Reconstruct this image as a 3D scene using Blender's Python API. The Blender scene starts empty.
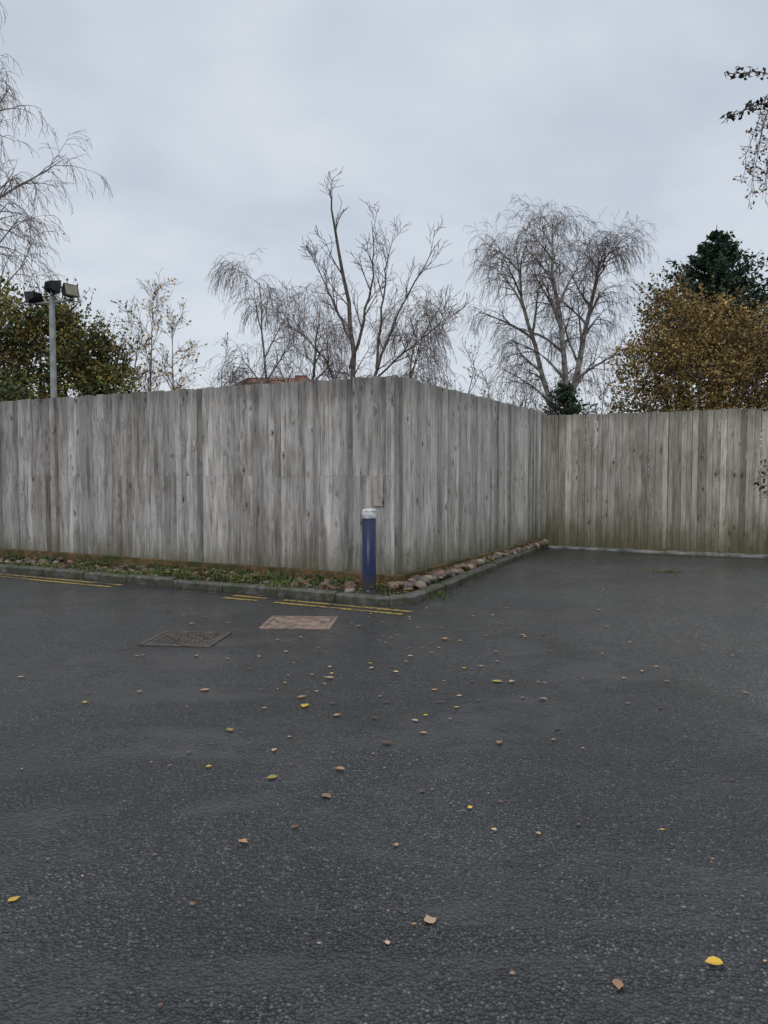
import bpy, math, random, bmesh
from mathutils import Vector, Matrix, noise as mnoise
random.seed(7)
R_=random.random
def U(a,b): return a+(b-a)*random.random()
V=Vector
scene=bpy.context.scene

# ---------------------------------------------------------------- helpers
class MB:
    def __init__(s): s.v=[];s.f=[];s.m=[];s.t=[];s.uv=[]
    def add(s,vs,fs,mi=0,tint=(1,.5,0),uvs=None):
        b=len(s.v); s.v.extend([tuple(p) for p in vs])
        s.f.extend([tuple(b+i for i in f) for f in fs]); s.m.extend([mi]*len(fs))
        s.t.extend([tint]*len(vs)); s.uv.extend(uvs if uvs else [(0,0,0)]*len(vs))
    def box(s,o,ax,ay,az,mi=0,tint=(1,.5,0),uvo=(0,0)):
        o=V(o);ax=V(ax);ay=V(ay);az=V(az);vs=[];uv=[]
        for k in (0,1):
            for j in (0,1):
                for i in (0,1):
                    vs.append(o+ax*i+ay*j+az*k); uv.append((uvo[0]+ax.length*i+ay.length*j,uvo[1]+az.length*k,0))
        s.add(vs,[(0,2,3,1),(4,5,7,6),(0,1,5,4),(2,6,7,3),(0,4,6,2),(1,3,7,5)],mi,tint,uv)
    def tube(s,pts,rad,n=3,mi=0,cap=False,tint=(1,.5,0)):
        vs=[];fs=[]
        N=len(pts)
        for i,p in enumerate(pts):
            d=(pts[min(i+1,N-1)]-pts[max(i-1,0)])
            if d.length<1e-6: d=V((0,0,1))
            d.normalize()
            a=d.cross(V((1,0,0)) if abs(d.x)<.8 else V((0,1,0))).normalized(); b=d.cross(a)
            for k in range(n):
                an=2*math.pi*k/n
                vs.append(p+(a*math.cos(an)+b*math.sin(an))*rad[i])
        for i in range(N-1):
            for k in range(n):
                k2=(k+1)%n
                fs.append((i*n+k,i*n+k2,(i+1)*n+k2,(i+1)*n+k))
        if cap:
            fs.append(tuple(range(n))[::-1]); fs.append(tuple((N-1)*n+k for k in range(n)))
        s.add(vs,fs,mi,tint)
    def leaf(s,p,size,mi=0,tint=(1,.5,0),up=None,asp=.6):
        if up is None:
            a=V((U(-1,1),U(-1,1),U(-1,1)));
        else: a=V(up)+V((U(-.3,.3),U(-.3,.3),U(-.3,.3)))
        a.normalize()
        b=a.cross(V((U(-1,1),U(-1,1),U(-1,1))))
        if b.length<1e-3:b=V((1,0,0))
        b.normalize(); c=a.cross(b)
        h=size*.5
        s.add([p-b*h,p-b*h*.2+c*h*asp+a*h*.15,p+b*h,p-b*h*.2-c*h*asp+a*h*.15],[(0,1,2,3)],mi,tint)
    def obj(s,name,mats,smooth=False,parent=None):
        me=bpy.data.meshes.new(name); me.from_pydata(s.v,[],s.f)
        for m in mats: me.materials.append(m)
        me.polygons.foreach_set('material_index',s.m)
        at=me.attributes.new('tint','FLOAT_COLOR','POINT')
        at.data.foreach_set('color',[c for t in s.t for c in (t[0],t[1],t[2],1)])
        at=me.attributes.new('buv','FLOAT_VECTOR','POINT')
        at.data.foreach_set('vector',[c for t in s.uv for c in t])
        if smooth: me.polygons.foreach_set('use_smooth',[True]*len(s.f))
        me.update()
        o=bpy.data.objects.new(name,me); scene.collection.objects.link(o)
        if parent: o.parent=parent
        return o
def empty(name,loc=(0,0,0)):
    e=bpy.data.objects.new(name,None); e.location=loc; scene.collection.objects.link(e); return e

class NT:
    def __init__(s,name,world=None):
        if world is None:
            s.mat=bpy.data.materials.new(name); s.mat.use_nodes=True; s.t=s.mat.node_tree
            s.b=s.t.nodes['Principled BSDF']
        else:
            s.t=world.node_tree
        s.n=s.t.nodes; s.l=s.t.links
    def new(s,typ,**k):
        nd=s.n.new(typ)
        for a,b in k.items(): setattr(nd,a,b)
        return nd
    def put(s,sock,val):
        if isinstance(val,bpy.types.NodeSocket): s.l.new(val,sock)
        else: sock.default_value=val
    def noise(s,vec,scale,detail=4,rough=.55,dist=0):
        nd=s.new('ShaderNodeTexNoise'); s.put(nd.inputs['Vector'],vec)
        nd.inputs['Scale'].default_value=scale;nd.inputs['Detail'].default_value=detail
        nd.inputs['Roughness'].default_value=rough;nd.inputs['Distortion'].default_value=dist
        return nd.outputs['Fac']
    def vor(s,vec,scale,feature='F1',out='Distance',rnd=1):
        nd=s.new('ShaderNodeTexVoronoi',feature=feature); s.put(nd.inputs['Vector'],vec)
        nd.inputs['Scale'].default_value=scale; nd.inputs['Randomness'].default_value=rnd
        return nd.outputs[out]
    def math(s,op,a,b=0,c=None,clamp=False):
        nd=s.new('ShaderNodeMath',operation=op,use_clamp=clamp); s.put(nd.inputs[0],a); s.put(nd.inputs[1],b)
        if c is not None: s.put(nd.inputs[2],c)
        return nd.outputs[0]
    def ss(s,x,a,b,lo=0,hi=1):
        nd=s.new('ShaderNodeMapRange',interpolation_type='SMOOTHSTEP'); s.put(nd.inputs[0],x)
        for i,q in zip((1,2,3,4),(a,b,lo,hi)): nd.inputs[i].default_value=q
        return nd.outputs[0]
    def mix(s,f,a,b,bt='MIX'):
        nd=s.new('ShaderNodeMix',data_type='RGBA',blend_type=bt); s.put(nd.inputs[0],f)
        s.put(nd.inputs[6],a if not isinstance(a,tuple) else (*a,1)[:4]); s.put(nd.inputs[7],b if not isinstance(b,tuple) else (*b,1)[:4])
        return nd.outputs[2]
    def vmul(s,v,sc):
        nd=s.new('ShaderNodeVectorMath',operation='MULTIPLY'); s.put(nd.inputs[0],v); nd.inputs[1].default_value=sc
        return nd.outputs[0]
    def obj(s): return s.new('ShaderNodeTexCoord').outputs['Object']
    def attr(s,n): return s.new('ShaderNodeAttribute',attribute_name=n)
    def sep(s,v):
        nd=s.new('ShaderNodeSeparateXYZ'); s.put(nd.inputs[0],v); return nd.outputs
    def bump(s,h,strength=.5,dist=.01,sock='Normal'):
        nd=s.new('ShaderNodeBump'); s.put(nd.inputs['Height'],h); s.put(nd.inputs['Strength'],strength); nd.inputs['Distance'].default_value=dist
        s.l.new(nd.outputs[0],s.b.inputs[sock])
    def out(s,col,rough=.8,spec=None,metal=None):
        s.put(s.b.inputs['Base Color'],col if not isinstance(col,tuple) else (*col,1)[:4]); s.put(s.b.inputs['Roughness'],rough)
        if spec is not None: s.put(s.b.inputs['Specular IOR Level'],spec)
        if metal is not None: s.put(s.b.inputs['Metallic'],metal)
        return s.mat

def simple(name,c1,c2,scale=8,rough=.8,bump=.3,bd=.01,spec=.3,metal=0,tint=False,detail=5):
    t=NT(name); o=t.obj(); n=t.noise(o,scale,detail)
    col=t.mix(t.ss(n,.3,.7),c1,c2)
    if tint: col=t.mix(1.0,col,t.attr('tint').outputs['Color'],'MULTIPLY')
    if bump: t.bump(n,bump,bd)
    return t.out(col,rough,spec,metal)

# ---------------------------------------------------------------- materials
def wood_mat(name,dark,light,green=.6,stain=.5,gh=.35):
    t=NT(name); uv=t.attr('buv').outputs['Vector']; tn=t.sep(t.attr('tint').outputs['Color'])
    o=t.obj(); oz=t.sep(o)[2]
    kv=t.vor(t.vmul(uv,(5.5,2.6,1)),1.0)
    halo=t.ss(kv,.06,.40,1,0)
    warp=t.new('ShaderNodeVectorMath',operation='ADD'); t.put(warp.inputs[0],uv)
    cmb=t.new('ShaderNodeCombineXYZ'); t.put(cmb.inputs[0],t.math('MULTIPLY',halo,.07)); t.put(warp.inputs[1],cmb.outputs[0])
    g1=t.noise(t.vmul(warp.outputs[0],(60,2.6,1)),1,6,.65)
    g2=t.noise(t.vmul(warp.outputs[0],(13,1.0,1)),1,4,.6)
    st=t.noise(t.vmul(o,(.9,.9,.6)),1,4,.6)
    st2=t.noise(t.vmul(o,(7,7,.9)),1,4,.65)
    st3=t.noise(t.vmul(uv,(30,1.1,1)),1,5,.7)
    spk=t.noise(t.vmul(o,(9,9,5)),1,5,.75)
    g=t.math('ADD',t.math('MULTIPLY',g1,.5),t.math('MULTIPLY',g2,.5))
    col=t.mix(t.ss(g,.30,.64),dark,light)
    col=t.mix(t.math('MULTIPLY',tn[1],.28),col,t.mix(1.0,col,(1.10,.97,.84),'MULTIPLY'))
    col=t.mix(t.math('MULTIPLY',t.ss(st,.45,.62),stain),col,t.mix(1.0,col,(.56,.54,.51),'MULTIPLY'))
    col=t.mix(t.math('MULTIPLY',t.ss(st2,.50,.68),.5),col,t.mix(1.0,col,(.45,.43,.40),'MULTIPLY'))
    col=t.mix(t.math('MULTIPLY',t.ss(st3,.54,.68),.5),col,t.mix(1.0,col,(.45,.43,.41),'MULTIPLY'))
    col=t.mix(t.math('MULTIPLY',t.ss(spk,.54,.68),.5),col,t.mix(1.0,col,(.5,.48,.45),'MULTIPLY'))
    ring=t.ss(kv,.06,.24,1,0)
    col=t.mix(t.math('MULTIPLY',ring,.55),col,t.mix(1.0,col,(.5,.43,.37),'MULTIPLY'))
    knot=t.ss(kv,.045,.11,1,0)
    col=t.mix(t.math('MULTIPLY',knot,.88),col,(.032,.025,.02))
    br=t.new('ShaderNodeCombineXYZ'); 
    for i in range(3): t.put(br.inputs[i],tn[0])
    col=t.mix(1.0,col,br.outputs[0],'MULTIPLY')
    n3=t.noise(t.vmul(o,(4,4,1)),1,5,.65)
    low=t.ss(t.math('ADD',oz,t.math('MULTIPLY',n3,-1.0)),-.5,gh,1,0)
    col=t.mix(t.math('MULTIPLY',low,green),col,(.085,.082,.03))
    top=t.ss(t.math('ADD',oz,t.math('MULTIPLY',n3,.5)),2.65,3.0,0,.6)
    col=t.mix(top,col,t.mix(1.0,col,(.5,.5,.5),'MULTIPLY'))
    t.bump(g1,.4,.005)
    return t.out(col,.8,.25)
M_woodL=wood_mat('wood_grey_left',(.165,.155,.147),(.58,.555,.53),.75,.65,.15)
M_woodR=wood_mat('wood_grey_side',(.235,.22,.20),(.64,.62,.575),.85,.4,.35)
M_woodB=wood_mat('wood_grey_back',(.21,.195,.165),(.60,.56,.495),.85,.5,.5)
M_postdk=simple('wood_dark',(.03,.027,.022),(.09,.08,.07),12)

def asphalt_mat():
    t=NT('wet_asphalt'); o=t.obj(); s=t.sep(o)
    wob=t.noise(o,1.1,6,.65); wob2=t.noise(o,6,4,.7)
    d=t.math('ADD',t.math('ADD',t.math('MULTIPLY',s[0],.891),t.math('MULTIPLY',s[1],.455)),-4.35)
    d=t.math('ADD',d,t.math('MULTIPLY',t.math('SUBTRACT',wob,.5),.40))
    d=t.math('ADD',d,t.math('MULTIPLY',t.math('SUBTRACT',wob2,.5),.16))
    new=t.ss(d,-.10,.28)
    seam=t.math('MULTIPLY',t.ss(t.math('ABSOLUTE',d),.0,.10,1,0),t.ss(t.noise(o,1.2,4,.7),.38,.58))
    rim=t.math('MULTIPLY',t.ss(t.math('ABSOLUTE',t.math('SUBTRACT',d,.2)),.02,.2,1,0),.35)
    v1=t.vor(o,82); v2=t.vor(o,40); vc=t.new('ShaderNodeTexVoronoi'); t.put(vc.inputs['Vector'],o); vc.inputs['Scale'].default_value=82
    rnd=t.sep(vc.outputs['Color'])[0]
    big=t.noise(o,.45,5,.6); med=t.noise(o,2.2,6,.68); fine=t.noise(o,28,4,.7)
    streak=t.noise(t.vmul(o,(.42,1.0,1)),1,6,.65,.9)
    dx=t.math('MULTIPLY',t.math('SUBTRACT',s[0],2.55),4.2); dy=t.math('MULTIPLY',t.math('SUBTRACT',s[1],6.6),4.2)
    hol=t.math('ADD',t.math('SQRT',t.math('ADD',t.math('MULTIPLY',dx,dx),t.math('MULTIPLY',dy,dy))),t.math('MULTIPLY',med,1.2))
    hollow=t.ss(hol,1.0,1.7,1,0)
    col=t.mix(rnd,(.022,.0225,.024),(.082,.082,.082))
    col=t.mix(t.ss(rnd,.88,.97),col,(.18,.175,.16))
    col=t.mix(t.math('MULTIPLY',t.ss(v1,.3,.6),.85),col,(.006,.006,.006))
    col=t.mix(t.ss(v2,.45,.8,0,.6),col,(.008,.008,.008))
    col=t.mix(new,col,t.mix(1.0,col,(1.5,1.5,1.47),'MULTIPLY'))
    col=t.mix(rim,col,t.mix(1.0,col,(1.5,1.48,1.4),'MULTIPLY'))
    col=t.mix(t.ss(big,.38,.62),t.mix(1.0,col,(.65,.65,.65),'MULTIPLY'),t.mix(1.0,col,(1.25,1.25,1.25),'MULTIPLY'))
    wet=t.math('MULTIPLY',t.ss(streak,.46,.60),t.ss(med,.36,.56))
    wet=t.math('MAXIMUM',t.math('MAXIMUM',wet,hollow),t.math('MULTIPLY',seam,.9))
    col=t.mix(t.math('MULTIPLY',wet,.75),col,(.009,.009,.0095))
    col=t.mix(t.math('MULTIPLY',seam,.8),col,(.007,.007,.006))
    mud=t.ss(t.noise(o,1.1,5,.7),.60,.75,0,.4)
    col=t.mix(mud,col,(.075,.066,.048))
    rg=t.math('ADD',t.math('MULTIPLY',med,.40),.12)
    rg=t.math('SUBTRACT',rg,t.math('MULTIPLY',wet,.12))
    h=t.math('SUBTRACT',t.math('MULTIPLY',fine,.6),t.math('MULTIPLY',v1,.9))
    h=t.math('SUBTRACT',h,t.math('MULTIPLY',v2,.8))
    h=t.math('ADD',h,t.math('MULTIPLY',med,.8))
    t.bump(h,t.math('SUBTRACT',.95,t.math('MULTIPLY',wet,.40)),.012)
    # film of rain water lying over the stones
    t.put(t.b.inputs['Coat Weight'],t.math('ADD',.16,t.math('MULTIPLY',wet,.55)))
    t.b.inputs['Coat Roughness'].default_value=.20; t.b.inputs['Coat IOR'].default_value=1.33
    t.bump(t.math('ADD',t.math('MULTIPLY',fine,.5),t.math('MULTIPLY',v2,-.5)),.45,.006,'Coat Normal')
    return t.out(col,rg,.5)
M_asph=asphalt_mat()
M_ground=simple('garden_ground',(.03,.045,.015),(.07,.06,.03),3,.95)
M_soil=simple('soil',(.012,.01,.007),(.055,.04,.022),14,.9,.9,.04)
def kerbm():
    t=NT('kerb_concrete');o=t.obj();n=t.noise(o,9,6,.65);f=t.noise(o,90,3)
    col=t.mix(t.ss(n,.3,.7),(.03,.03,.026),(.14,.13,.11)); moss=t.ss(t.noise(o,4,5,.7),.42,.58)
    col=t.mix(t.math('MULTIPLY',moss,.8),col,(.036,.045,.014))
    t.bump(t.math('ADD',n,t.math('MULTIPLY',f,.4)),.6,.012); return t.out(col,.5,.45)
M_kerb=kerbm()
def sleeperm():
    t=NT('edging_timber');o=t.obj();n=t.noise(o,4,6,.7);f=t.noise(t.vmul(o,(12,12,70)),1,4)
    col=t.mix(t.ss(n,.40,.60),(.045,.055,.016),(.20,.12,.05)); col=t.mix(t.ss(f,.3,.7,0,.6),col,(.045,.032,.016))
    t.bump(f,.5,.006); return t.out(col,.7,.3)
M_sleeper=sleeperm()
def stonem():
    t=NT('cobble');o=t.obj();tc=t.attr('tint').outputs['Color'];n=t.noise(o,25,5,.7)
    col=t.mix(t.ss(n,.3,.75,.0,.7),tc,t.mix(1.0,tc,(.35,.35,.26),'MULTIPLY'))
    t.bump(n,.3,.004);return t.out(col,.45,.45)
M_stone=stonem()
def yellowm():
    t=NT('worn_yellow_paint');o=t.obj();n=t.noise(o,14,6,.75); v=t.vor(o,82)
    a=t.ss(t.math('ADD',n,t.math('MULTIPLY',t.noise(o,1.2,2),.6)),.68,.84)
    col=t.mix(t.math('MULTIPLY',a,t.ss(v,.35,.65,1,.3)),(.035,.035,.033),(.57,.37,.06)); t.bump(v,.5,.004)
    return t.out(col,.4,.45)
M_yel=yellowm()
def tintm(name,rough=.7,spec=.3):
    t=NT(name);o=t.obj();n=t.noise(o,1.6,3)
    tc=t.attr('tint').outputs['Color']
    col=t.mix(t.ss(n,.35,.65),t.mix(1.0,tc,(.6,.62,.6),'MULTIPLY'),t.mix(1.0,tc,(1.3,1.27,1.15),'MULTIPLY'))
    return t.out(col,rough,spec)
M_leaf=tintm('leaf'); M_fallen=tintm('fallen_leaf',.45,.5)
M_bark=simple('bark_brown',(.06,.048,.042),(.15,.125,.11),9,.9)
M_twig=simple('twig_brown',(.09,.062,.056),(.165,.12,.108),3,.9,0)
M_birch=simple('birch_bark',(.08,.07,.065),(.34,.32,.30),5,.85)
M_btwig=simple('birch_twig',(.115,.082,.074),(.20,.155,.14),2,.9,0)
M_steel=simple('galvanised_steel',(.22,.235,.22),(.36,.38,.365),6,.5,.1,.002,.5,.2)
M_black=simple('black_housing',(.012,.012,.012),(.03,.03,.03),8,.45)
M_lens=simple('lamp_glass',(.16,.14,.09),(.26,.22,.15),3,.15,0,.01,.6)
def bluem():
    t=NT('navy_paint');o=t.obj();n=t.noise(o,12,5,.7);z=t.sep(o)[2]
    col=t.mix(t.ss(n,.35,.7),(.002,.008,.042),(.004,.014,.07)); 
    dirt=t.math('MULTIPLY',t.ss(t.math('ADD',z,t.math('MULTIPLY',n,-.25)),-.05,.15,1,0),.8)
    col=t.mix(dirt,col,(.03,.028,.018)); t.bump(n,.15,.003); return t.out(col,.32,.35)
M_blue=bluem()
M_white=simple('white_band',(.34,.34,.33),(.68,.68,.66),20,.5)
M_iron=simple('cast_iron',(.025,.022,.019),(.095,.075,.058),12,.4,.5,.004,.5)
M_rust=simple('sandy_infill',(.10,.07,.055),(.28,.195,.15),9,.5,.6,.006,.4)
def brickm():
    t=NT('brick');b=t.new('ShaderNodeTexBrick');t.put(b.inputs['Vector'],t.vmul(t.obj(),(1,1,1)))
    b.inputs['Scale'].default_value=4;b.inputs['Color1'].default_value=(.26,.1,.06,1);b.inputs['Color2'].default_value=(.2,.08,.05,1);b.inputs['Mortar'].default_value=(.3,.27,.24,1)
    return t.out(b.outputs[0],.85)
M_brick=brickm()
M_roof=simple('roof_tiles',(.11,.055,.042),(.17,.085,.065),6,.8)
M_glass=simple('window_glass',(.02,.025,.03),(.04,.045,.05),2,.1,0)
M_wfr=simple('white_frame',(.6,.6,.6),(.75,.75,.75),3,.5,0)
M_grass=tintm('grass_blade')
M_conc_sheen=simple('wet_concrete_painted_sheen',(.09,.088,.08),(.38,.375,.36),4,.3,.4,.01,.5)  # pale tone paints in the bright puddle reflection along the back fence
M_water=simple('puddle_water',(.012,.012,.012),(.02,.02,.018),5,.04,.03,.002,.6)

# ---------------------------------------------------------------- layout
C=V((.12,10.03,0)); Rd=V((.465,.8853,0)).normalized(); Ld=V((-Rd.y,Rd.x,0))
NL=-Rd; NR=-Ld
I=C+Rd*6.8
def flat(name,pts,z,mat):
    bm=bmesh.new(); vs=[bm.verts.new((p[0],p[1],z)) for p in pts]; f=bm.faces.new(vs)
    bm.normal_update()
    if f.normal.z<0: f.normal_flip()
    bmesh.ops.triangulate(bm,faces=bm.faces[:])
    me=bpy.data.meshes.new(name); bm.to_mesh(me); bm.free(); me.materials.append(mat)
    o=bpy.data.objects.new(name,me); scene.collection.objects.link(o); return o
flat('ground',[(-400,-400),(400,-400),(400,600),(-400,600)],-.004,M_ground)
BF=I+NR*10
flat('asphalt_road',[C+Ld*24,C,I,BF,(16,6),(16,-12),(-30,-12),(-30,14)],0,M_asph)
def blob(name,c,a,b,dirv,z,mat,n=36,seed=0):
    d=V(dirv).normalized(); e=V((-d.y,d.x,0)); pts=[]
    for i in range(n):
        t=6.28318*i/n; k=1+.45*mnoise.noise(V((math.cos(t)*1.6+seed,math.sin(t)*1.6,seed)))+.2*mnoise.noise(V((math.cos(t)*5,math.sin(t)*5,seed)))
        pts.append(V(c)+d*a*math.cos(t)*k+e*b*math.sin(t)*k)
    flat(name,pts,z,mat)
pc=I+NR*2.9+NL*.52
blob('puddle',(pc.x,pc.y,0),1.5,.17,NR,.004,M_water,seed=2)
pc=I+NR*5.6+NL*.55
blob('puddle.001',(pc.x,pc.y,0),.8,.12,NR,.004,M_water,seed=5)

# ---------------------------------------------------------------- fences
def fence(name,P0,d,n,length,z0,z1,mat,seam=None,pitch=.108,bmul=1,extra=None):
    mb=MB(); a=0
    while a<length:
        w=pitch*U(.8,1.25)
        kind=R_()
        br=U(.70,1.16)*bmul
        if kind<.12: br*=.64
        if kind>.86: br*=1.18
        warm=R_()
        yaw=U(.004,.012)
        if seam is None: tiers=[(z0,z1+U(-.012,.012))]
        else:
            sm=seam+U(-.006,.006); tiers=[(z0,sm),(sm+.0006+(.002 if R_()<.25 else 0),z1+U(-.012,.012))]
        off0=.002+U(0,.004)
        u0=R_()*50;v0=R_()*50
        for j,(a0,a1) in enumerate(tiers):
            b2=br*U(.95,1.05) if R_()<.75 else br*U(.82,1.15)
            off=off0+(.0015 if j else 0)
            p=P0+d*a; t0=.006+off; t1=.018+off+yaw*.5
            q=P0+d*(a+w-U(.002,.008))
            tw=U(-.005,.005)
            vs=[];uv=[]; 
            if j and R_()<.4: u0=R_()*50
            for zz,sh in ((a0,0),(a1,tw)):
                for pt,th,uu in ((p,t0,0),(q,t1,w)):
                    vs.append(V((pt.x,pt.y,zz))+n*th+d*sh); uv.append((u0+uu,v0+zz,0))
                for pt,th,uu in ((p,-.012,0),(q,-.012,w)):
                    vs.append(V((pt.x,pt.y,zz))+n*th+d*sh); uv.append((u0+uu+.3,v0+zz,0))
            mb.add(vs,[(0,1,5,4),(3,2,6,7),(2,0,4,6),(1,3,7,5),(4,5,7,6),(0,2,3,1)],0,(b2,warm,0),uv)
        a+=w
    for zz in (.35,1.4,2.35):
        mb.box(V((P0.x,P0.y,zz))-n*.07,d*length,n*.05,V((0,0,.09)),1)
    a=.05
    while a<length:
        mb.box(V((P0.x,P0.y,0))-n*.18+d*a,d*.1,n*.1,V((0,0,z1-.08)),1); a+=2.4
    if extra: extra(mb)
    return mb.obj(name,[mat,M_postdk])
def ex(mb):
    p=C+Ld*.13
    mb.box(V((p.x,p.y,1.08))+NL*.028,Ld*.16,NL*.010,V((0,0,.40)),0,(.80,1.6,0),(3,7))
    p=C+NL*.036+NR*.036
    mb.box(V((p.x,p.y,.1))-NR*.04,NR*.04,NL*.018,V((0,0,2.655)),0,(1.15,.4,0),(9,4))
fence('wooden_fence',C,Ld,NL,18,.08,2.765,M_woodL,1.47,extra=ex)
fence('wooden_fence.001',C,Rd,NR,6.8,.08,2.77,M_woodR,None,bmul=1.04)
fence('wooden_fence.002',I,NR,NL,10,.03,2.70,M_woodB,None,pitch=.115)

# ---------------------------------------------------------------- kerb, bed, edging
KL=1.2
def er(s): return .785+(.2-.785)*max(0,(s+1.2))/7.9
K=C+NL*KL+NR*.785
end=C+Rd*6.62+NR*er(6.62)
dR=(end-K).normalized()
path=[]
a=22.0
while a>-.785+.45: path.append(C+Ld*a+NL*KL); a-=.12
PA=K+Ld*.42; PB=K+dR*.42
for i in range(9):
    t=i/8; path.append(PA*(1-t)**2+K*2*t*(1-t)+PB*t*t)
s=.5
L=(end-K).length
while s<L: path.append(K+dR*s); s+=.12
path.append(end)
def nrm(i):
    d=path[min(i+1,len(path)-1)]-path[max(i-1,0)]; d.normalize(); return V((d.y,-d.x,0))
mb=MB()
prof=[(0,0),(0,.08),(.012,.098),(.03,.106),(.125,.108),(.125,0)]
i=0
while i<len(path)-1:
    j=min(i+7,len(path)-1)
    dz=U(-.009,.009); do=U(-.008,.008); vs=[];fs=[];np_=len(prof)
    rng=list(range(i,j+1))
    for q in rng:
        n=nrm(q); p=path[q].copy()
        if q==i: p=p+(path[q+1]-p)*.05
        if q==j: p=p-(p-path[q-1])*.05
        for (w,h) in prof: vs.append(p-n*(w+do+U(-.002,.002))+V((0,0,h+(dz if h>0 else 0)+U(-.003,.003)))) 
    for q in range(len(rng)-1):
        for k in range(np_-1): fs.append((q*np_+k,(q+1)*np_+k,(q+1)*np_+k+1,q*np_+k+1))
    fs.append(tuple(range(np_))); fs.append(tuple((len(rng)-1)*np_+k for k in range(np_))[::-1])
    mb.add(vs,fs); i=j
mb.obj('kerb',[M_kerb])
inner=[path[i]-nrm(i)*.12 for i in range(len(path))]
flat('planting_bed',inner+[I,C,C+Ld*22],.078,M_soil)
mb=MB()
def rail(P,d,n,length,z0,h,w):
    a=0
    while a<length:
        l=min(2.4,length-a); mb.box(V((P.x,P.y,z0+U(-.006,.006)))+d*(a+.004),d*(l-.008),n*w,V((0,0,h)),0); a+=2.4
rail(C+NL*.06+NR*.16,Ld,NL,20,.05,.15,.10)
rail(C+NR*.06+NL*.058,Rd,NR,6.5,.05,.14,.10)
mb.obj('timber_edging',[M_sleeper])

# cobbles
bm=bmesh.new(); bmesh.ops.create_icosphere(bm,subdivisions=2,radius=1)
ico_v=[v.co.copy() for v in bm.verts]; ico_f=[tuple(v.index for v in f.verts) for f in bm.faces]; bm.free()
pal=[(.24,.17,.11),(.18,.14,.11),(.30,.24,.18),(.22,.11,.07),(.14,.13,.12),(.34,.29,.24),(.24,.14,.09),(.17,.09,.06)]
mb=MB()
def stone(p,r):
    sx,sy,sz=U(.8,1.35),U(.8,1.2),U(.5,.8); rot=Matrix.Rotation(U(0,6.28),3,'Z')@Matrix.Rotation(U(-.4,.4),3,'X'); off=V((U(0,99),U(0,99),U(0,99)))
    vs=[]
    for v in ico_v:
        k=1+.32*mnoise.noise(v*1.1+off)
        vs.append(p+rot@V((v.x*sx*k*r,v.y*sy*k*r,v.z*sz*k*r)))
    c=random.choice(pal); b=U(.45,1.0); mb.add(vs,ico_f,0,(c[0]*b,c[1]*b,c[2]*b))
for _ in range(240):
    s=U(-.6,6.3); e=er(s)-.17
    if e<.24: e=.24
    p=C+Rd*s+NR*U(.2,e); stone(V((p.x,p.y,.09+U(0,.05))),U(.035,.08))
for _ in range(290):
    a=U(.1,11); 
    if mnoise.noise(V((a*.9,0,3)))<-.05 and R_()<.75: continue
    p=C+Ld*a+NL*U(.24,1.04); stone(V((p.x,p.y,.075+U(0,.035))),U(.03,.068))
mb.obj('cobblestones',[M_stone],smooth=True)

# weeds / grass tufts
mb=MB()
def tuft(p,n,h,sp,z0,w0=1):
    for _ in range(n):
        q=V((p.x+random.gauss(0,sp),p.y+random.gauss(0,sp),z0)); w=U(.003,.007)*w0; hh=h*U(.4,1.1); d=V((U(-1,1),U(-1,1),0)); 
        g=U(.6,1.2); c=(.07*g,.115*g,.026*g) if R_()<.72 else (.17*g,.14*g,.06*g)
        s_=d.cross(V((0,0,1))).normalized()*w
        mid=q+V((0,0,hh*.6))+d*hh*.2; tip=q+V((0,0,hh*.9))+d*hh*.6
        mb.add([q-s_,q+s_,mid+s_*.8,mid-s_*.8,tip],[(0,1,2,3),(3,2,4)],0,c)
for _ in range(125):
    a=U(-.3,11) if R_()<.5 else U(.3,4.2); p=C+Ld*a+NL*U(.2,1.06); tuft(p,int(U(15,70)),U(.05,.12),.07,.08,1.6)
for _ in range(50):
    a=U(-.5,11); p=C+Ld*a+NL*1.06; tuft(p,int(U(10,40)),.06,.03,.085,1.3)
for _ in range(40):
    s_=U(-.9,6.4); p=C+Rd*s_+NR*U(.2,max(.25,er(s_)-.14)); tuft(p,28,U(.04,.11),.05,.08,1.2)
for pt,n in (((.60,9.25),80),((.72,9.5),60),((5.35,14.85),220),((4.95,15.05),80),((4.35,11.75),60),((4.15,11.7),40),((1.1,10.3),20)):
    tuft(V((pt[0],pt[1],0)),n,.06,.09,0)
mb.obj('weeds',[M_grass])

# fallen leaves
mb=MB()
LC={'y':(.62,.38,.04),'t':(.38,.21,.11),'b':(.12,.06,.035),'g':(.42,.33,.06),'p':(.46,.30,.20)}
def fleaf(x,y,size,c,z=.006):
    b=U(.7,1.05); col=tuple(k*b for k in LC[c]); an=U(0,6.28)
    tip=[(0,-.5),(.22,-.34),(.36,-.08),(.30,.18),(.12,.38),(0,.56),(-.13,.36),(-.32,.16),(-.34,-.1),(-.2,-.34)]
    cu=U(.1,.45)*random.choice((1,1,-.3)); tl=U(-.2,.2)
    vs=[V((x,y,z+size*.06))]
    for (u,v) in tip:
        u*=U(.7,1.2); v*=U(.85,1.1); X=u*math.cos(an)-v*math.sin(an); Y=u*math.sin(an)+v*math.cos(an)
        vs.append(V((x+X*size,y+Y*size,z+size*(cu*(u*u+.4*v*v)*1.3+.04+abs(tl*u)))))
    mb.add(vs,[(0,i+1,(i+1)%10+1) for i in range(10)],0,col)
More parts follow.
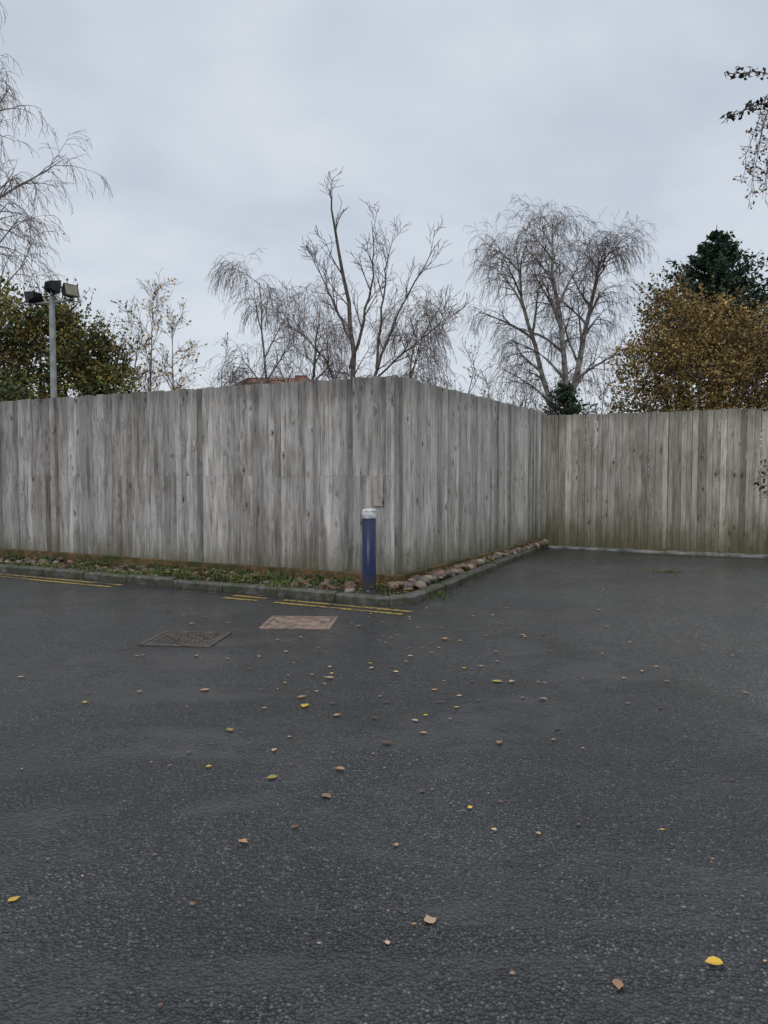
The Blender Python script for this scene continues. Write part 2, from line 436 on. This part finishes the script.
for x,y,s_,c in [(1.01,2.294,.06,'y'),(.154,2.52,.055,'p'),(.017,4.23,.07,'b'),(1.057,5.07,.065,'p'),(-.552,3.74,.06,'g'),(-.265,3.525,.06,'t'),
    (-1.302,2.65,.045,'y'),(.687,2.197,.05,'t'),(-.509,4.92,.08,'y'),(-.223,3.85,.06,'t'),(-.55,5.11,.07,'t'),(-.668,2.62,.03,'t'),(-.574,3.076,.045,'t'),
    (.816,5.51,.08,'g'),(-.292,4.73,.06,'t'),(-.378,3.21,.045,'b'),(-.90,4.45,.06,'y'),(-1.245,5.3,.07,'t'),(.55,6.94,.08,'t'),(.92,5.5,.06,'p'),
    (.02,5.0,.05,'b'),(.05,3.05,.03,'t'),(.1,2.5,.02,'t'),(.01,2.4,.025,'p'),(-.4,5.6,.07,'t'),(-.1,5.9,.05,'p'),(.35,5.3,.05,'t'),(.62,5.9,.05,'y')]:
    fleaf(x,y,s_,c)
for _ in range(150):
    x=random.gauss(-.1,1.1); y=3+5.6*R_()**.8; fleaf(x,y,U(.012,.035)*(1 if y<4 else 1.45),random.choice('tpbtptyb'))
for _ in range(40): fleaf(U(-2,1.6),U(2.1,4.2),U(.008,.022),random.choice('tpbt'))
for _ in range(80): fleaf(U(1,5.5),U(4.5,13),U(.02,.06),random.choice('tbtb'))
for _ in range(560):
    p=C+Ld*U(-.6,11)+NL*U(.2,1.05); fleaf(p.x,p.y,U(.03,.075),random.choice('tbbtpyt'),.09+U(0,.06))
for _ in range(150):
    s_=U(-.9,6.4); p=C+Rd*s_+NR*U(.2,max(.25,er(s_)-.14)); fleaf(p.x,p.y,U(.03,.07),random.choice('tbbtpyt'),.11+U(0,.06))
for _ in range(170):
    p=C+Ld*U(-.8,11)+NL*(KL+abs(random.gauss(0,.14))+.01); fleaf(p.x,p.y,U(.02,.05),random.choice('tbbt'))
for _ in range(60):
    s_=U(-.8,6.4); p=C+Rd*s_+NR*(er(s_)+abs(random.gauss(0,.1))); fleaf(p.x,p.y,U(.02,.05),random.choice('tbbt'))
for _ in range(110):
    p=I+NR*U(.1,6)+NL*abs(random.gauss(.05,.2)); fleaf(p.x,p.y,U(.03,.07),random.choice('tbbt'),.035)
mb.obj('fallen_leaves',[M_fallen])

# yellow lines
mb=MB()
for off in (1.36,1.55):
    for (a0,a1) in ((-.92,.75),(1.0,1.5),(3.4,12)):
        a=a0
        while a<a1-.01:
            b=min(a+.5,a1); z=.004
            p0=C+Ld*a+NL*off; p1=C+Ld*b+NL*off; w=NL*.075
            mb.add([V((q.x,q.y,z)) for q in (p0,p1,p1+w,p0+w)],[(0,3,2,1)]); a+=.5
mb.obj('double_yellow_line',[M_yel])
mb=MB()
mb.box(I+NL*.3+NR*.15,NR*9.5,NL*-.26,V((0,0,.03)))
mb.obj('concrete_strip_painted_sheen',[M_conc_sheen])  # thin strip whose light colour stands in for the puddle's reflected light

# ---------------------------------------------------------------- manholes
def manhole(name,x,y,w,h,ang,plate,frame,treads):
    e=empty(name,(x,y,0)); e.rotation_euler=(0,0,ang)
    m=MB(); f=.045
    X=V((1,0,0));Y=V((0,1,0))
    m.box((-w/2,-h/2,-.02),X*w,Y*f,V((0,0,.028)));m.box((-w/2,h/2-f,-.02),X*w,Y*f,V((0,0,.028)))
    m.box((-w/2,-h/2+f,-.02),X*f,Y*(h-2*f),V((0,0,.028)));m.box((w/2-f,-h/2+f,-.02),X*f,Y*(h-2*f),V((0,0,.028)))
    m.obj('frame',[frame],parent=e)
    m=MB(); g=.008
    m.box((-w/2+f+g,-h/2+f+g,-.02),X*(w-2*f-2*g),Y*(h-2*f-2*g),V((0,0,.0255)))
    if treads:
        nx=9;ny=8
        for i in range(nx):
            for j in range(ny):
                cx=-w/2+f+.03+(w-2*f-.06)*(i+.5)/nx; cy=-h/2+f+.03+(h-2*f-.06)*(j+.5)/ny
                a=(i+j)%2
                lx,ly=(.05,.016) if a else (.016,.05)
                m.box((cx-lx/2,cy-ly/2,.0052),X*lx,Y*ly,V((0,0,.005)))
    m.obj('cover_plate',[plate],parent=e)
    m=MB()
    for sx in (-1,1):
        m.box((sx*w*.33-.02,-.006,.0062),X*.04,Y*.012,V((0,0,.0045)),0)
    m.obj('lifting_keyholes',[M_black],parent=e)
manhole('manhole_cover',-.85,7.74,.70,.66,-.06,M_rust,M_rust,False)
manhole('manhole_cover.001',-1.80,6.97,.66,.62,-.12,M_iron,M_iron,True)

# ---------------------------------------------------------------- bollard
e=empty('bollard',(-.18,9.29,.07))
def lathe(profile,n=28):
    m=MB();vs=[];fs=[]
    for r,z in profile:
        for k in range(n): vs.append(V((r*math.cos(6.28318*k/n),r*math.sin(6.28318*k/n),z)))
    for i in range(len(profile)-1):
        for k in range(n): fs.append((i*n+k,i*n+(k+1)%n,(i+1)*n+(k+1)%n,(i+1)*n+k))
    fs.append(tuple((len(profile)-1)*n+k for k in range(n)))
    m.add(vs,fs); return m
lathe([(.10,-.03),(.10,.02),(.086,.035),(.083,.05),(.083,.90),(.0,.90)]).obj('post',[M_blue],True,e)
lathe([(.0845,.90),(.0855,.905),(.0855,.965),(.083,.972)]).obj('white_band',[M_white],True,e)
lathe([(.083,.972),(.0845,.975),(.083,.992),(.074,1.006),(.045,1.014),(.01,1.017)]).obj('cap',[M_white],True,e)

# ---------------------------------------------------------------- floodlight mast
e=empty('floodlight_mast',(-6.07,14.3,0)); e.scale=(.68,.68,.68)
H0=4.74/.68
m=MB(); m.tube([V((0,0,z)) for z in (0,2,4,5.4,H0)],[.10,.095,.085,.08,.075],12,0,True)
m.tube([V((-.5,0,H0-.2)),V((.5,0,H0-.1))],[.03,.03],6,0,True)
m.tube([V((0,0,H0-.05)),V((0,0,H0+.15))],[.03,.03],6,0,True)
m.obj('pole',[M_steel],False,e)
def head(name,loc,yaw,pitch,w=.42,h=.32):
    m=MB(); rot=Matrix.Rotation(yaw,3,'Z')@Matrix.Rotation(pitch,3,'X')
    def q(x,y,z): return V(loc)+rot@V((x,y,z))
    fr=[q(-w/2,-.1,-h/2),q(w/2,-.1,-h/2),q(w/2,-.1,h/2),q(-w/2,-.1,h/2)]
    bk=[q(-w*.33,.12,-h*.3),q(w*.33,.12,-h*.3),q(w*.33,.12,h*.3),q(-w*.33,.12,h*.3)]
    m.add(fr+bk,[(0,1,5,4),(1,2,6,5),(2,3,7,6),(3,0,4,7),(7,6,5,4),(0,3,2,1)],0)
    i_=.03
    m.add([q(-w/2+i_,-.104,-h/2+i_),q(w/2-i_,-.104,-h/2+i_),q(w/2-i_,-.104,h/2-i_),q(-w/2+i_,-.104,h/2-i_)],[(0,1,2,3)],1)
    for sx in (-1,1): m.tube([q(sx*w*.53,0,0),q(sx*w*.53,.02,-h*.7),q(0,.02,-h*.7)],[.015]*3,4,0)
    for k in range(5): m.box(q(-w*.3+k*w*.15,.1,-h*.3),rot@V((.012,0,0)),rot@V((0,.06,0)),rot@V((0,0,h*.6)),0)
    m.obj(name,[M_black,M_lens],False,e)
head('lamp_head_1',(.03,0,H0+.26),2.5,.15,.44,.36); head('lamp_head_2',(.50,-.05,H0+.12),1.0,-.25,.44,.34); head('lamp_head_3',(-.46,-.02,H0-.02),-2.1,.25,.44,.30)

# ---------------------------------------------------------------- trees
UPV=V((0,0,1))
def rdir(d,ang):
    a=d.cross(V((U(-1,1),U(-1,1),U(-1,1)))); 
    if a.length<1e-4:a=V((1,0,0))
    a.normalize(); return (Matrix.Rotation(ang,3,a)@d).normalized()
def interp(pts,t):
    x=t*(len(pts)-1); i=min(int(x),len(pts)-2); f=x-i
    return pts[i].lerp(pts[i+1],f),(pts[i+1]-pts[i]).normalized(),i,f
def grow(mb,p,d,L,r,lv,P,pts=None,lf=None):
    n=P['seg'][lv]
    if pts is None:
        pts=[p]; q=p.copy(); d=d.normalized()
        for i in range(n):
            g=P['grav'][lv]
            d=(d+V((U(-1,1),U(-1,1),U(-1,1)))*P['wob'][lv]+V((0,0,-g))).normalized()
            q=q+d*(L/n); pts.append(q)
    N=len(pts); rt=P.get('tip',.25)
    rad=[max(P['rmin'],r*(1-(1-rt)*i/(N-1))) for i in range(N)]
    mb.tube(pts,rad,5 if r>.03 else 3,0 if r>.022 else 1)
    if lv<P['max']:
        cnt=P['cnt'][lv]; cnt=int(cnt*U(.8,1.2)+.5)
        for k in range(cnt):
            t=P['st'][lv]+(1-P['st'][lv])*((k+R_())/cnt); t=min(t,.99)
            q,dd,i,f=interp(pts,t)
            an=P['ang'][lv]*U(.7,1.3)
            nd=rdir(dd,an)
            if P.get('up') and lv<P['uplv'] and nd.z<.1: nd.z=abs(nd.z)+.15; nd.normalize()
            cl=P['len'][lv+1]*U(.6,1.15)*(1-P['tap'][lv]*t)
            cr=min(rad[i]*.75,P['r'][lv+1])
            grow(mb,q,nd,cl,cr,lv+1,P,None,lf)
    elif lf: lf(mb,pts)
def lf_factory(n,cols,size,prob=1):
    def f(mb,pts):
        if R_()>prob: return
        for _ in range(n):
            q,_,_,_=interp(pts,U(.2,1)); c=random.choice(cols); b=U(.7,1.2)
            mb.leaf(q+V((U(-.04,.04),U(-.04,.04),U(-.04,.04))),size*U(.7,1.2),2,tuple(k*b for k in c))
    return f
def weeping(name,base,H,spread,seed,dens=1,r0=.13,lf=None,rmin=.0042,droop=1.0,trunks=None,st=.25,l1=.42,g3=.40,fine=4):
    random.seed(seed); mb=MB()
    P=dict(seg=[8,7,6,6,3],grav=[0,.02,.10,g3,.3],wob=[.06,.13,.2,.16,.22],max=4,
      cnt=[int(17*dens),8,7,fine],st=[st,.25,.15,.1],ang=[.65,.7,.9,.5],len=[H,H*l1,spread*.42,1.3*droop,.4],tap=[.55,.3,.2,.3],
      r=[r0,.06,.022,.008,.005],rmin=rmin,tip=.14,up=True,uplv=2)
    for t0 in (trunks or [[(0,0,0),(.05,0,.3),(-.12,.05,.6),(-.05,0,.82),(.05,0,1.0)]]):
        pts=[V(base)+V((x*spread,y*spread,z*H)) for x,y,z in t0]
        pp=[interp(pts,i/12)[0]+V((U(-.04,.04),U(-.04,.04),0)) for i in range(13)]
        grow(mb,None,None,H,r0,0,P,pp,lf)
    return mb.obj(name,[M_birch,M_btwig,M_leaf])
yl=[(.40,.27,.05),(.32,.2,.06)]
weeping('weeping_birch_tree',(-3.3,26,0),8.0,2.3,11,.72,.10,lf_factory(1,[(.4,.25,.07)],.06,.1),
  trunks=[[(-.1,0,0),(-.1,0,.3),(-.3,0,.6),(-.35,0,.98)],[(.1,0,0),(.15,0,.3),(.4,.1,.6),(.5,.1,.9)]],l1=.36,droop=.9,fine=3)
weeping('weeping_birch_tree.001',(1.0,25,0),6.3,1.8,12,.8,.08,fine=3)
weeping('weeping_birch_tree.002',(6.35,28,0),10.6,3.2,13,.76,.16,None,
  trunks=[[(.0,0,0),(.0,0,.26),(-.20,.1,.5),(-.42,.1,.74),(-.50,.1,.90)],
          [(.04,0,.0),(.08,-.05,.35),(.0,-.1,.6),(-.12,-.1,.82),(-.14,-.1,.97)],
          [(.05,0,.2),(.16,.05,.42),(.30,.15,.62),(.42,.15,.8),(.44,.1,.88)]],l1=.29,droop=.75,st=.28,g3=.30,fine=3)
weeping('birch_tree',(-11.8,19,0),16.5,4.4,15,1.15,.16,lf_factory(1,yl,.06,.08),droop=.6,l1=.30,st=.2,g3=.22,
  trunks=[[(0,0,0),(0,0,.3),(.1,0,.6),(.05,0,1.0)],[(.05,0,.1),(.2,.05,.3),(.32,.05,.55),(.36,0,.97)]])
# bare upright tree in the middle
random.seed(21)
mb=MB()
P=dict(seg=[8,7,5,4],grav=[0,-.04,-.04,.0],wob=[.05,.08,.12,.16],max=3,cnt=[8,4,3,0],st=[.2,.2,.15],ang=[.55,.55,.6],len=[6,1.35,.6,.3],tap=[.65,.4,.3],
   r=[.1,.022,.010,.006],rmin=.005,tip=.12,up=True,uplv=3)
D=18; b=V((-.78,18,0))
def X(px,py,y=0): return V(((px)*D/773,18+y,1.5+py*D/773))
limbs=[([b,b+V((0,0,2)),X(-30,120),X(-36,170,.1),X(-45,220,.1),X(-51,262,.1),X(-53,280,.1)],.085),
 ([X(-33,105),X(-20,150,-.3),X(-10,190,-.5),X(-12,240,-.6)],.045),
 ([b+V((.02,0,2.2)),X(-8,105,.2),X(8,150,.4),X(32,195,.5),X(58,240,.6)],.05),
 ([X(-12,92,.1),X(20,118,-.4),X(48,140,-.6),X(62,150,-.8)],.03),
 ([X(-34,135),X(-50,170,.5),X(-63,200,.7),X(-74,222,.8)],.035),
 ([b+V((0,0,2.4)),X(-55,110,-.4),X(-78,135,-.6),X(-92,160,-.8)],.03),
 ([X(-8,105,.2),X(-2,165,.2),X(2,205,.3),X(10,240,.3)],.035)]
for pts,r in limbs:
    pp=[interp(pts,i/12)[0]+V((U(-.03,.03),U(-.03,.03),U(-.02,.02))) for i in range(13)]
    grow(mb,None,None,1,r,0,P,pp,None)
mb.obj('bare_tree',[M_bark,M_twig,M_leaf])
random.seed(33); mb=MB()
P=dict(seg=[8,6,5,4],grav=[0,-.02,0,.03],wob=[.06,.12,.15,.2],max=3,cnt=[15,7,4,0],st=[.35,.2,.1],ang=[.6,.6,.6],len=[7,1.7,.7,.3],tap=[.6,.3,.3],r=[.06,.02,.009,.006],rmin=.0045,tip=.15,up=True,uplv=2)
for bx,h in ((-7.3,6.9),(-6.5,5.9),(-8.1,6.2)):
    grow(mb,V((bx,24,0)),UPV,h,.05,0,P,None,lf_factory(1,[(.66,.48,.19),(.60,.40,.14)],.11,.55))
mb.obj('yellowing_tree',[M_btwig,M_btwig,M_leaf])

def crown(mb,clumps,n,size,cols,mi=2,surf=.55,cut=-.28):
    tot=sum(c[1]**2 for c in clumps)
    for c,r,sq in clumps:
        k=int(n*r*r/tot); off=V((U(0,50),U(0,50),U(0,50)))
        cb=U(.8,1.2)
        for _ in range(k):
            d=V((random.gauss(0,1),random.gauss(0,1),random.gauss(0,1))).normalized()
            rr=r*(surf+(1-surf)*R_()**.6)*(1+.35*mnoise.noise(d*2.2+off)+.15*mnoise.noise(d*7+off))
            p=V(c)+V((d.x*rr,d.y*rr,d.z*rr*sq))
            if mnoise.noise(p*1.9)<cut: continue
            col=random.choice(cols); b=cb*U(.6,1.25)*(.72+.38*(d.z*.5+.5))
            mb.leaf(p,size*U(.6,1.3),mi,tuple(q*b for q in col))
def skeleton(mb,base,clumps,r=.08):
    for c,rr,sq in clumps:
        b=V(base); c=V(c); m=b.lerp(c,.45)+V((U(-.1,.1),U(-.1,.1),.3))
        mb.tube([b,m,c],[r,r*.6,r*.25],6,0)
        for _ in range(10):
            d=V((U(-1,1),U(-1,1),U(-.5,1))).normalized()*rr; mb.tube([c,c+d*.6+V((0,0,.1)),c+d*1.12],[.02,.012,.006],3,1)
def sprays(mb,cl,n,size,cols,l=(.15,.45),k_=7):
    for _ in range(n):
        c,r,sq=random.choice(cl); d=V((U(-1,1),U(-1,1),U(0,1.2))).normalized(); p=V(c)+d*r*.9
        q=p+(d+V((0,0,.5)))*U(*l); mb.tube([p,q],[.006,.003],3,1)
        for k in range(k_): mb.leaf(p.lerp(q,U(0,1))+V((U(-.03,.03),U(-.03,.03),U(-.03,.03))),size,2,random.choice(cols))
random.seed(41); mb=MB()
cl=[((-8.4,17,4.6),1.15,.95),((-7.4,16.8,4.25),1.05,.95),((-6.5,16.5,4.05),.85,.95),((-5.85,16.5,3.3),.65,1),((-8.2,16.6,2.9),1.3,.8),((-6.7,16.6,2.8),1.0,.9),((-9.8,17.2,4.3),1.3,1),((-7.0,16.6,4.75),.5,.8),((-6.0,16.6,3.8),.6,.9)]
skeleton(mb,(-7.6,16.8,0),cl)
gc=[(.10,.135,.04),(.13,.155,.045),(.07,.095,.03),(.17,.155,.05),(.32,.20,.055),(.22,.18,.055)]
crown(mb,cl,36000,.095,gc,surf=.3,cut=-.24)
sprays(mb,cl,300,.08,gc)
cl2=[((-6.9,14.6,2.85),.42,.8),((-7.6,15.0,3.0),.6,.9),((-8.4,15.2,3.2),.8,.9)]
crown(mb,cl2,5000,.075,gc[:4],surf=.3,cut=-.1)
for k in range(14):
    x0=U(-8.2,-6.9); p0=V((x0,13.75-(x0+6.9)*.52+.35,2.85)); q=p0+V((U(-.1,.2),-.55,U(-.05,.15))); e_=q+V((U(-.1,.1),-.12,-U(.1,.35)))
    mb.tube([p0,q,e_],[.008,.006,.003],3,1)
    for _ in range(16): mb.leaf(q.lerp(e_,U(-.6,1))+V((U(-.05,.05),U(-.05,.05),U(-.05,.05))),.06,2,random.choice(gc[:5]))
mb.tube([V((-7.6,16.8,0)),V((-7.7,15.5,2.0)),V((-7.5,15.0,3.0))],[.05,.035,.015],5,0)
mb.obj('cotoneaster_shrub',[M_bark,M_twig,M_leaf])
random.seed(42); mb=MB()
cl=[((9.0,24,6.0),1.15,.95),((10.2,24,5.9),1.15,.9),((11.4,24.2,5.5),1.2,.9),((8.2,24,4.9),1.15,.95),((9.4,23.3,4.4),1.5,1),((11.0,23.5,4.2),1.5,1),((8.0,24,3.5),1.2,1),((12.4,24.5,4.6),1.4,1),((10,24,2.4),2,.9),((8.7,24.2,6.7),.55,.9)]
skeleton(mb,(10,24.2,0),cl,.12)
rc=[(.25,.155,.055),(.31,.19,.065),(.19,.125,.05),(.36,.25,.085),(.19,.155,.055),(.15,.12,.045)]
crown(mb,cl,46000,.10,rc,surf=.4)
sprays(mb,cl,260,.10,rc,(.2,.6))
mb.obj('russet_tree',[M_bark,M_twig,M_leaf])
def conifer(name,base,H,rad,n,seed,cz=0,size=.2,pw=.75,var=.25):
    random.seed(seed); mb=MB(); B=V(base)
    mb.tube([B,B+V((0,0,H*.5)),B+V((0,0,H))],[rad*.08,rad*.04,.01],6,0)
    for k in range(n):
        t=cz+(1-cz)*R_()**.8; z=H*t*.97; a=U(0,6.283); r=rad*((1-t)**pw)*U(.6,1.2)*(1+var*mnoise.noise(V((a,t*8,seed))))+.08
        d=V((math.cos(a),math.sin(a),U(.15,.6)))
        p0=B+V((0,0,z)); p1=p0+d*r*.6; p2=p0+d*r+V((0,0,r*.1))
        mb.tube([p0,p1,p2],[.02*rad/1.8,.012,.005],3,0)
        for s in range(int(14+r*22)):
            q,dd,_,_=interp([p0,p1,p2],U(.25,1)); w=.16*r*.6+.05
            q=q+V((random.gauss(0,w*.5),random.gauss(0,w*.5),random.gauss(0,w*.3)))
            b=U(.5,1.5); mb.leaf(q,size*U(.6,1.2),1,(.024*b,.05*b,.026*b),None,.45)
    mb.obj(name,[M_bark,M_leaf])
conifer('conifer_tree',(12.7,30,0),11.0,5.0,430,51,.42,.20,.82,.7)
conifer('conifer_shrub',(4.45,19.2,0),3.78,1.45,220,52,.3,.09,.7)
random.seed(61); mb=MB()
P=dict(seg=[6,5,4,3],grav=[0,0,0,0],wob=[.08,.15,.2,.2],max=3,cnt=[9,6,4,0],st=[.3,.2,.1],ang=[.6,.6,.6],len=[7,2.6,1.3,.6],tap=[.5,.3,.3],r=[.08,.03,.014,.01],rmin=.009,tip=.2,up=True,uplv=2)
for i in range(30):
    x=-26+i*1.8+U(-.7,.7)
    grow(mb,V((x,47+U(-3,3),0)),UPV,U(5.2,7.8),.09,0,P,None,lf_factory(1,[(.2,.15,.09),(.16,.13,.08)],.16,.5))
mb.obj('distant_trees',[M_bark,M_btwig,M_leaf])
random.seed(62); mb=MB()
cl=[((x,40+U(-1,1),U(1.3,2.6)),U(1.3,1.9),.9) for x in [-24+i*2.2 for i in range(25)]]
crown(mb,cl,12000,.24,[(.09,.08,.05),(.11,.09,.055),(.06,.07,.035)],0)
mb.obj('distant_hedge',[M_leaf])

# overhanging tree just off to the right
random.seed(71); mb=MB()
mb.tube([V((4.9,6.2,0)),V((4.8,6.1,1.6)),V((4.6,6.0,3.2)),V((4.7,5.9,5))],[.12,.10,.08,.04],8,0)
def twig(pts,r,n,size,cols,side=.05):
    pts=[V(p) for p in pts]; pp=[interp(pts,i/10)[0]+V((U(-.01,.01),U(-.01,.01),U(-.01,.01))) for i in range(11)]
    mb.tube(pp,[r*(1-.08*i) for i in range(11)],4,1)
    for _ in range(n):
        q,d,_,_=interp(pp,U(.15,1)); o=V((U(-1,1),U(-1,1),U(-1,1))).normalized()*side
        mb.tube([q,q+o],[.002,.0015],3,1); c=random.choice(cols); b=U(.6,1.2)
        mb.leaf(q+o,size*U(.7,1.2),2,tuple(k*b for k in c),None,.5)
dk=[(.02,.028,.014),(.03,.035,.018),(.05,.03,.02)]
twig([(4.6,6.0,3.3),(3.2,5.4,3.98),(2.62,5.1,3.93),(2.33,5.0,3.82),(2.15,5.0,3.74)],.010,95,.045,dk,.035)
twig([(3.2,5.4,3.98),(2.6,5.1,4.02),(2.35,5.0,4.04),(2.16,5.0,4.01)],.007,80,.045,dk,.035)
br=[(.17,.085,.045),(.20,.11,.055),(.12,.065,.035)]
for k in range(15):
    x=U(2.80,3.15); y=U(5.7,6.1); 
    twig([(4.6,6.0,4.2),(3.6,5.95,4.65),(x+.1,y,4.35),(x,y,4.0),(x-.05,y,U(3.5,3.75))],.006,90,.035,br,.06)
for k in range(6):
    z=U(1.35,1.62); twig([(4.8,6.1,1.5),(3.8,6.0,z+.1),(3.2,6.0,z),(U(2.82,2.94),6.0,z-.06)],.006,40,.042,dk+br,.05)
for k in range(2): twig([(4.7,6.1,2.2),(3.8,6.0,2.3),(3.1,6.0,2.08),(2.93,6.0,2.0)],.006,30,.042,dk,.04)
mb.obj('overhanging_tree',[M_bark,M_twig,M_leaf])
pts=[(4.9+.75*math.cos(a*.4488)*U(.85,1.1),6.2+.75*math.sin(a*.4488)*U(.85,1.1)) for a in range(14)]
flat('tree_pit',pts,.004,M_soil)

# ---------------------------------------------------------------- house
def house(name,x,y,w,d,eave,ridge,rot):
    e=empty(name,(x,y,0)); e.rotation_euler=(0,0,rot)
    m=MB(); m.box((-w/2,-d/2,0),V((w,0,0)),V((0,d,0)),V((0,0,eave))); m.obj('walls',[M_brick],parent=e)
    m=MB(); o=.3; A=w/2+o;B=d/2+o; rr=w/2-d*.28
    m.add([V(p) for p in ((-A,-B,eave+.002),(A,-B,eave+.002),(A,B,eave+.002),(-A,B,eave+.002),(-rr,0,ridge),(rr,0,ridge))],[(0,1,5,4),(1,2,5),(2,3,4,5),(3,0,4),(3,2,1,0)])
    m.obj('roof',[M_roof],parent=e)
    m=MB(); m.box((rr-.6,.2,ridge-1),V((.6,0,0)),V((0,.5,0)),V((0,0,1.15))); m.obj('chimney',[M_brick],parent=e)
    m=MB(); g=MB()
    for fx in (-.33,0,.33):
        for fz in (.9,3.2):
            if fx==0 and fz<1: continue
            if fz+1.1>eave: continue
            m.box((fx*w-.6,-d/2-.05,fz),V((1.2,0,0)),V((0,.048,0)),V((0,0,1.1))); g.box((fx*w-.52,-d/2-.06,fz+.08),V((1.04,0,0)),V((0,.009,0)),V((0,0,.94)))
    m.obj('window_frames',[M_wfr],parent=e); g.obj('window_panes',[M_glass],parent=e)
    m=MB(); m.box((-.45,-d/2-.06,0),V((.9,0,0)),V((0,.058,0)),V((0,0,2.05))); m.obj('door',[M_wfr],parent=e)
house('brick_house',-5.2,38,6.2,6.0,4.6,6.2,.05)

# ---------------------------------------------------------------- world & light
w=bpy.data.worlds.new('World'); scene.world=w; w.use_nodes=True
t=NT('',w); bg=t.n['Background']; out=t.n['World Output']
sky=t.new('ShaderNodeTexSky',sky_type='NISHITA'); sky.sun_disc=False; sky.sun_elevation=math.radians(48); sky.sun_rotation=math.radians(200)
bg.inputs[1].default_value=.10; t.l.new(sky.outputs[0],bg.inputs[0])
tc=t.new('ShaderNodeTexCoord').outputs['Generated']; sp=t.sep(tc); z=t.math('MAXIMUM',sp[2],0)
den=t.math('ADD',z,.30); cv=t.new('ShaderNodeCombineXYZ'); t.put(cv.inputs[0],t.math('DIVIDE',sp[0],den)); t.put(cv.inputs[1],t.math('DIVIDE',sp[1],den))
n1=t.noise(cv.outputs[0],1.5,4,.5,.4); n2=t.noise(t.vmul(cv.outputs[0],(1,1.4,1)),3.6,4,.5,.3)
nn=t.math('ADD',t.math('MULTIPLY',n1,.7),t.math('MULTIPLY',n2,.3))
col=t.mix(t.ss(nn,.30,.70),(.54,.605,.70),(.73,.775,.835))
col=t.mix(t.ss(z,0,.32,.6,0),col,(.76,.80,.845))
gain=t.ss(z,.5,1.0,1.0,2.2)
b2=t.new('ShaderNodeBackground'); t.put(b2.inputs[0],col); t.put(b2.inputs[1],gain)
ms=t.new('ShaderNodeMixShader'); ms.inputs[0].default_value=.93; t.l.new(bg.outputs[0],ms.inputs[1]); t.l.new(b2.outputs[0],ms.inputs[2]); t.l.new(ms.outputs[0],out.inputs[0])
sd=bpy.data.lights.new('sun','SUN'); sd.energy=.75; sd.angle=math.radians(20); sd.color=(1,.97,.93)
so=bpy.data.objects.new('sun',sd); scene.collection.objects.link(so); so.rotation_euler=(math.radians(42),0,math.radians(-20))

cam=bpy.data.cameras.new('camera'); co=bpy.data.objects.new('camera',cam); scene.collection.objects.link(co)
co.location=(0,0,1.5); co.rotation_euler=(math.radians(90-2.81),0,0)
cam.sensor_fit='VERTICAL'; cam.sensor_height=36; cam.lens=27.18; cam.clip_end=2000; cam.clip_start=.05
scene.camera=co
scene.view_settings.view_transform='Standard'; scene.view_settings.look='None'; scene.view_settings.exposure=0
